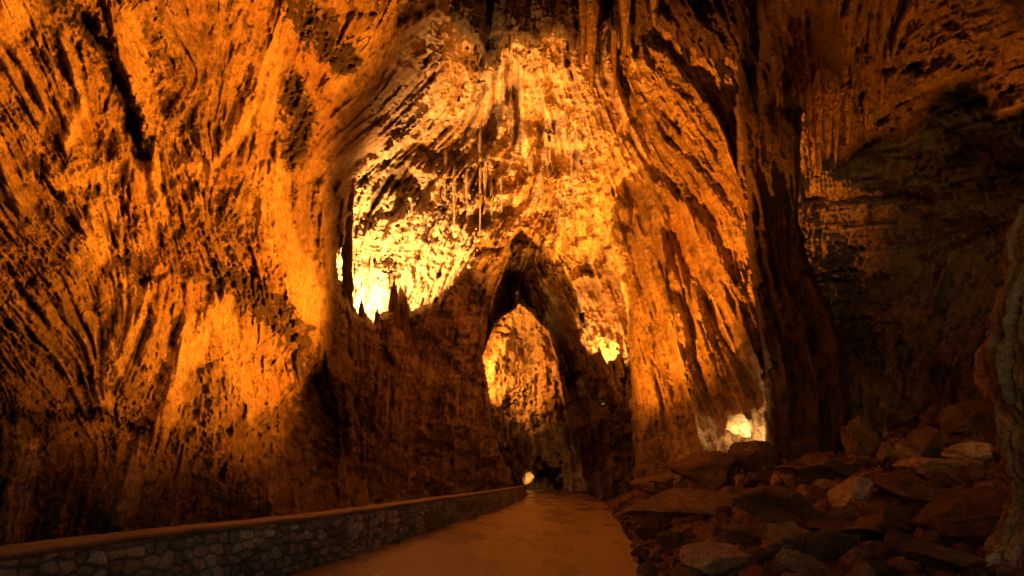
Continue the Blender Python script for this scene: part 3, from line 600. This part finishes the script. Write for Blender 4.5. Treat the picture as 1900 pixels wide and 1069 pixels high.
def rubble():
    rs = np.random.default_rng(5); VV = []; FF = []; CC = []; n0 = 0
    V0, Fc = ico(2); V0b, Fb = ico(3)
    for k in range(800):
        Y = 4 + 24 * rs.random() ** 1.1; re = np.interp(Y, ROADR[:, 1], ROADR[:, 0]); s = .02 + rs.random() ** 1.5 * Y * .75
        X = re + s; z = max(slope_z(np.array([X]), np.array([Y]))[0], .0)
        r = rs.uniform(.015, .045) * (1 + Y / 9) * (2.0 if rs.random() < .1 else 1)
        V = rock_shape(V0, int(rs.integers(1, 400)), .3) * r * rs.uniform(.6, 1.3, 3) + np.array([X, Y, z + r * .25])
        VV.append(V); FF.append(Fc + n0); n0 += len(V); CC.append(np.tile(np.array([.19, .14, .09]) * rs.uniform(.3, 1.5), (len(V), 1)))
    for k in range(420):
        Y = 6 + 20 * rs.random(); re = np.interp(Y, ROADR[:, 1], ROADR[:, 0]); X = re + .75 + rs.random() * Y * .7; z = slope_z(np.array([X]), np.array([Y]))[0]
        r = rs.uniform(.06, .2) * (1 + Y / 22)
        V = rock_shape(V0b, int(rs.integers(1, 400)), .45) * r * rs.uniform(.6, 1.4, 3) + np.array([X, Y, z + r * rs.uniform(-.2, .3)])
        VV.append(V); FF.append(Fb + n0); n0 += len(V); CC.append(np.tile(np.array([.24, .15, .09]) * rs.uniform(.3, 1.6), (len(V), 1)))
    for k in range(420):
        X = rs.uniform(8.5, 19); Y = rs.uniform(15, 26); z = slope_z(np.array([X]), np.array([Y]))[0]; r = rs.uniform(.1, .34)
        V = rock_shape(V0b, int(rs.integers(1, 400)), .45) * r * rs.uniform(.6, 1.3, 3) + np.array([X, Y, z + r * rs.uniform(.1, .8)])
        VV.append(V); FF.append(Fb + n0); n0 += len(V); CC.append(np.tile(np.array([.26, .18, .11]) * rs.uniform(.3, 1.9), (len(V), 1)))
    tag(mesh_obj('rubble', np.vstack(VV), np.vstack(FF), M_DARK, col=np.vstack(CC)), 'loose small stones scattered over the brown earth slope', 'rubble', kind='stuff')
rubble()

# ------------------------------------------------------------------ grey column at the right edge (full 3-D column)
def revolve(name, prof, label, cat, base, lean=(0, 0), flute=.12, nf=9, seed=1, col=BROWN, grey=0, nu=260, nv=420, mat=None, group=None, squash=1.0, fine=1.0):
    """prof: (height, radius) pairs"""
    P = np.array(prof); h = np.linspace(P[0, 0], P[-1, 0], nv); r = np.interp(h, P[:, 0], P[:, 1])
    th = np.linspace(0, 2 * math.pi, nu, endpoint=False); T, Hh = np.meshgrid(th, h); R = r[:, None] * np.ones_like(T)
    c, s = np.cos(T), np.sin(T); sc_ = np.mean(r) + 1e-3
    n1 = fbm3(c * nf * .35 + seed, s * nf * .35, Hh / sc_ * .18 + seed, 4, .6)
    n2 = fbm3(c * R / sc_ * 6 + seed, s * R / sc_ * 6, Hh / sc_ * 1.4, 3, .6)
    n3 = fbm3(c * 1.3 + seed, s * 1.3, Hh / sc_ * .6 + seed, 3)
    n4 = np.abs(fbm3(c * R / sc_ * 3.5 + seed, s * R / sc_ * 3.5, Hh / sc_ * .9, 4, .6))
    Rr = R * (1 + flute * (.9 * n1 + 1.2 * np.abs(n1)) + .07 * fine * n2 - .22 * fine * n4 + .22 * n3)
    X = c * Rr + lean[0] * (Hh - P[0, 0]); Yv = s * Rr * squash + lean[1] * (Hh - P[0, 0])
    V = np.stack([X, Yv, Hh], -1).reshape(-1, 3); i = np.arange(nv * nu).reshape(nv, nu); j = np.roll(i, -1, 1)
    fs = np.stack([i[:-1].ravel(), j[:-1].ravel(), j[1:].ravel(), i[1:].ravel()], -1)
    cl = np.array(col) * (1 + .45 * n1 + .35 * n2)[..., None]
    if grey:
        g = np.array([.46, .50, .44]) * (1 + .4 * n2 + .3 * n1)[..., None]; k = np.clip(grey + .9 * n3 - .25 * (Hh - P[0, 0]) / (P[-1, 0] - P[0, 0]), 0, 1)[..., None]; cl = cl * (1 - k) + g * k
    o = mesh_obj(name, V, fs, mat or M_ROCK_NEAR, col=np.clip(cl, .02, 1).reshape(-1, 3)); o.location = base
    return tag(o, label, cat, group)
revolve('stalagmite', [(-.4, .75), (.1, .66), (.5, .5), (1.0, .46), (1.6, .56), (2.2, .66), (2.7, .66), (3.1, .55), (3.6, .42), (4.1, .38), (4.45, .30), (4.7, .16), (4.78, .02)],
        'grey green and tan stalagmite standing in the foreground at the right edge', 'stalagmite', (6.45, 7.0, .3), lean=(.0, 0), flute=.32, nf=26, seed=4, grey=.75, fine=1.8, col=(.34, .25, .15))

# ------------------------------------------------------------------ stalactites
VAULT = bpy.data.objects['dome_wall']
bpy.context.view_layer.update()
def stalactite(px, py0, py1, wpx, Y, label, seed, group=None, col=PALE * .72):
    if 36 < Y < 44:                                   # rooted on the vault: find the rock behind and let the root sink into it
        ds = []
        for q in (py0, .5 * (py0 + py1)):
            o_ = Vector((0, 0, EYE)); d_ = Vector(((px - CX) / F, 1, (HY - q) / F)).normalized()
            ok, hit, _, _ = VAULT.ray_cast(o_, d_)
            if ok: ds.append(hit.y)
        if ds: Y = min(ds) + .05
    top = at(px, py0, Y); ln = (py1 - py0) / F * Y; r = wpx / F * Y / 2
    prof = [(-ln, r * .12), (-ln * .9, r * .3), (-ln * .6, r * .55), (-ln * .3, r * .85), (-ln * .08, r), (ln * .1, r * .8), (ln * .3, r * .25)]
    return revolve('stalactite', prof, label, 'stalactite', top, flute=.25, nf=8, seed=seed, nu=28, nv=90, col=col, mat=M_ROCK, group=group, fine=2)
def py_dark(k): return k >= 7
SG = 'stalactites hanging round the lit dome'
for k, (px, a, b, wp, Y, lb) in enumerate([
    (652, 335, 505, 9, 36.5, 'long thin stalactite in front of the brightest lamp glow on the left'),
    (690, 500, 610, 8, 37, 'short yellow stalactite at the bottom of the white glow'),
    (891, 255, 465, 6, 40.5, 'very long thread like stalactite left of the dark hollow over the arch'),
    (866, 330, 385, 6, 41, 'short thin stalactite left of the very long thread like one'),
    (912, 350, 400, 7, 41, 'short stalactite hanging in the dark hollow over the arch'),
    (931, 345, 395, 6, 41, 'fine stalactite at the right of the dark hollow over the arch'),
    (1046, 390, 470, 6, 43, 'thin straight stalactite above the right shoulder of the arch'),
    (1064, 395, 450, 7, 43, 'small stalactite right of the thin straight one over the arch shoulder'),

    (1098, -10, 172, 26, 30, 'broad dark stalactite hanging from the roof in front of the lit dome'),
    (1082, -20, 110, 16, 30, 'dark stalactite on the left side of the broad one'),
    (1160, -20, 95, 22, 29.5, 'dark brown stalactite right of the black cleft in the roof'),
    (975, -20, 60, 18, 33, 'blunt stalactite in the shadowed roof above the dome'),
    (1030, -20, 75, 14, 32.5, 'narrow stalactite in the shadowed roof over the dome centre')]):
    stalactite(px, a, b, wp, Y, lb, 3 + k, SG)
for k, (px, a, b, wp, Y, lb) in enumerate([
    (826, 300, 372, 8, 41.2, 'short stubby stalactite high on the left shoulder of the lit dome'),
    (843, 335, 420, 7, 41.5, 'thin stalactite between the stubby shoulder one and the very long thread like one'),
    (900, 310, 372, 9, 40.6, 'thick short stalactite just right of the very long thread like one'),
    (1005, 330, 392, 10, 42.5, 'yellow stalactite over the apex of the arch'),
    (1022, 335, 380, 8, 42.6, 'tiny yellow stalactite right of the one over the apex'),
    (985, 290, 335, 12, 42.0, 'blunt pale stalactite in the centre of the lit dome'),
    (1052, 200, 262, 11, 40.5, 'tapering stalactite high on the right side of the lit dome'),
    (1140, 60, 180, 12, 33, 'dim stalactite hanging low right of the broad dark one'),
    (945, 10, 100, 10, 32.5, 'narrow dark stalactite left of the blunt one in the shadowed roof'),
    (1215, -20, 50, 20, 29, 'stout dark stalactite at the top edge above the buttress')]):
    stalactite(px, a, b, wp, Y, lb, 83 + k, SG, col=BROWN * 1.5 if py_dark(k) else PALE * .72)
SG2 = 'stalactites hanging from the chamber ceiling'
for k, (px, a, b, wp, Y, lb) in enumerate([
    (1518, 175, 322, 22, 17.5, 'longest orange stalactite of the ragged cluster in the right chamber'),
    (1535, 170, 296, 26, 17.4, 'thick ribbed stalactite in the middle of the ragged cluster'),
    (1550, 180, 306, 16, 17.3, 'slim stalactite at the right of the ragged cluster'),
    (1503, 180, 262, 14, 17.6, 'short stalactite at the left of the ragged cluster'),
    (1572, 190, 270, 18, 17.2, 'stubby stalactite right of the ragged cluster'),
    (1606, 190, 240, 9, 17.0, 'small stalactite above the pale ledge line'),
    (1636, 150, 196, 9, 16.5, 'little hooked stalactite above the right end of the pale ledge'),
    (1443, 120, 200, 12, 21, 'stalactite on the dark ceiling left of the ragged cluster'),
    (1672, 310, 350, 12, 24, 'lone short stalactite under the dark ceiling lip'),
    (1700, -10, 22, 12, 13, 'tiny bright tipped stalactite at the top edge right of the centre')]):
    stalactite(px, a, b, wp, Y, lb, 33 + k, SG2, col=BROWN * 1.2)

PG = 'stalagmites along the top of the pier'
for k, (px, pb, pt, wp, Y, lb) in enumerate([
    (645, 660, 318, 20, 33.5, 'tall slim brown dripstone column in front of the left side of the white glow'),
    (671, 640, 556, 16, 35.2, 'pointed stalagmite at the lower left of the white glow'),
    (700, 650, 572, 15, 35.6, 'small blunt stalagmite below the middle of the white glow'),
    (731, 650, 520, 20, 36.6, 'tallest pointed stalagmite right below the white glow'),
    (752, 660, 548, 18, 37.2, 'stubby stalagmite right of the tallest pointed one on the pier')]):
    base = at(px, pb, Y); H = (pb - pt) / F * Y; r = wp / F * Y / 2
    pr = [(0, r * 1.7), (H * .3, r * 1.15), (H * .6, r * .9), (H * .85, r * .55), (H, r * .08)] if k else [(0, r * 1.8), (H * .2, r * 1.1), (H * .5, r * .75), (H * .8, r), (H * 1.1, r * 1.8)]
    revolve('stalagmite' if k else 'dripstone_column', pr, lb, 'stalagmite' if k else 'rock column', base, flute=.35, nf=9, seed=60 + k, nu=48, nv=140, col=(.34, .24, .15), mat=M_ROCK, group=PG if k else None, fine=2)

# ------------------------------------------------------------------ floodlights (the lamps that light the cave, some added as fill), each with its own light
M_MET, _t, _b = mat_new('painted_metal'); _b.inputs['Base Color'].default_value = (.03, .03, .03, 1); _b.inputs['Roughness'].default_value = .5; _b.inputs['Metallic'].default_value = .6
_n = _t.nodes.new('ShaderNodeTexNoise'); _n.inputs['Scale'].default_value = 30; _r = _t.nodes.new('ShaderNodeMapRange'); _r.inputs['To Min'].default_value = .35; _r.inputs['To Max'].default_value = .7
_t.links.new(_n.outputs['Fac'], _r.inputs['Value']); _t.links.new(_r.outputs[0], _b.inputs['Roughness'])
M_LENS = bpy.data.materials.new('lamp_glass'); M_LENS.use_nodes = True
_b = M_LENS.node_tree.nodes['Principled BSDF']; _b.inputs['Emission Color'].default_value = (1, .6, .2, 1); _b.inputs['Emission Strength'].default_value = 2
def box(name, sx, sy, sz, off, mat, parent, bev=.012):
    bm = bmesh.new(); bmesh.ops.create_cube(bm, size=1)
    for v in bm.verts: v.co = Vector((v.co.x * sx + off[0], v.co.y * sy + off[1], v.co.z * sz + off[2]))
    bmesh.ops.bevel(bm, geom=bm.edges[:], offset=bev, segments=2, affect='EDGES')
    me = bpy.data.meshes.new(name); bm.to_mesh(me); bm.free(); me.materials.append(mat)
    o = bpy.data.objects.new(name, me); COL.objects.link(o); o.parent = parent; return o
def floodlight(loc, target, power, label, col=(1, .36, .06), size=90, blend=.9, radius=.15):
    root = empty('floodlight', loc); tag(root, label, 'floodlight', 'floodlights hidden among the rocks')
    root.rotation_euler = (Vector(target) - Vector(loc)).to_track_quat('-Z', 'Y').to_euler()
    box('housing', .30, .22, .12, (0, 0, .07), M_MET, root)
    box('lens', .26, .18, .01, (0, 0, .004), M_LENS, root, .003)
    bm = bmesh.new(); hw, hh, L_ = .15, .11, .26
    ring = [[bm.verts.new((sx * (hw + e), sy * (hh + e), z)) for sx, sy in ((-1, -1), (1, -1), (1, 1), (-1, 1))] for e, z in ((.0, .0), (.02, -L_), (.03, -L_), (.012, .0))]
    for a_, b_ in ((0, 1), (1, 2), (2, 3), (3, 0)):
        for q in range(4): bm.faces.new((ring[a_][q], ring[a_][(q + 1) % 4], ring[b_][(q + 1) % 4], ring[b_][q]))
    me = bpy.data.meshes.new('hood'); bm.to_mesh(me); bm.free(); me.materials.append(M_MET); ho = bpy.data.objects.new('hood', me); COL.objects.link(ho); ho.parent = root
    box('bracket', .34, .02, .05, (0, -.14, .09), M_MET, root, .005)
    l = lamp_light('lamp_light', loc, target, power, col, size, blend, radius, parent=root); l.location = (0, 0, -.28)
    return root
OR = (1, .238, .009); YL = (1, .42, .10)
floodlight(at(700, 590, 38.8), at(700, 420, 42), 34000, 'floodlight hidden behind the pier left of the arch, making the white glow', YL, 150, .6)
floodlight(at(1120, 676, 45.6), at(1120, 560, 49.5), 7000, 'floodlight hidden behind the right jamb of the arch', (1, .36, .06), 160, .6)
floodlight(at(1120, 750, 39.6), at(1010, 240, 42), 50000, 'floodlight low on the arch jamb aimed up at the dome', (1, .30, .025), 70, .8)
floodlight(at(890, 690, 66), at(960, 640, 74), 8500, 'floodlight inside the tunnel behind its left side', (1, .30, .03), 150, .6)
floodlight(at(1403, 833, 25.0), at(1376, 690, 28.0), 480, 'floodlight at the foot of the buttress beside the white stone', (1, .52, .18), 140, .6)
floodlight(at(1215, 903, 27), (-7.5, 15.0, 15.4), 80000, 'floodlight behind the low boulder aimed across at the left cave wall', OR, 77, .5)
floodlight((10.5, 8.5, 3.6), (-7.5, 11.0, 11.5), 15000, 'added fill floodlight beyond the right edge aimed at the near left cave wall', OR, 66, .8)  # unseen fill lamp, added to soften black stripes on the wall
floodlight((-4.3, 19, .42), at(1215, 400, 37), 80000, 'floodlight behind the parapet aimed across at the fluted buttress', OR, 54, .6)
floodlight((11.5, 13, 3.4), (10.0, 17.4, 14.0), 4600, 'added weak fill floodlight in the right chamber aimed at the stalactite cluster', OR, 74, 1)  # unseen uplight, added to brighten the chamber ceiling
floodlight(at(992, 893, 62), at(981, 884, 66), 300, 'small floodlight at the far end of the road', YL, 150, .6)
boulder(981, 894, 24, 26, 'small pale rock glowing white at the far end of the road', 55, 1.4, 1.0, 0, Yf=64, group=None)
boulder(1402, 866, 86, 62, 'low dark rock in front of the brightly lit white stone', 91, .8, .1, 0, Yf=23.7)
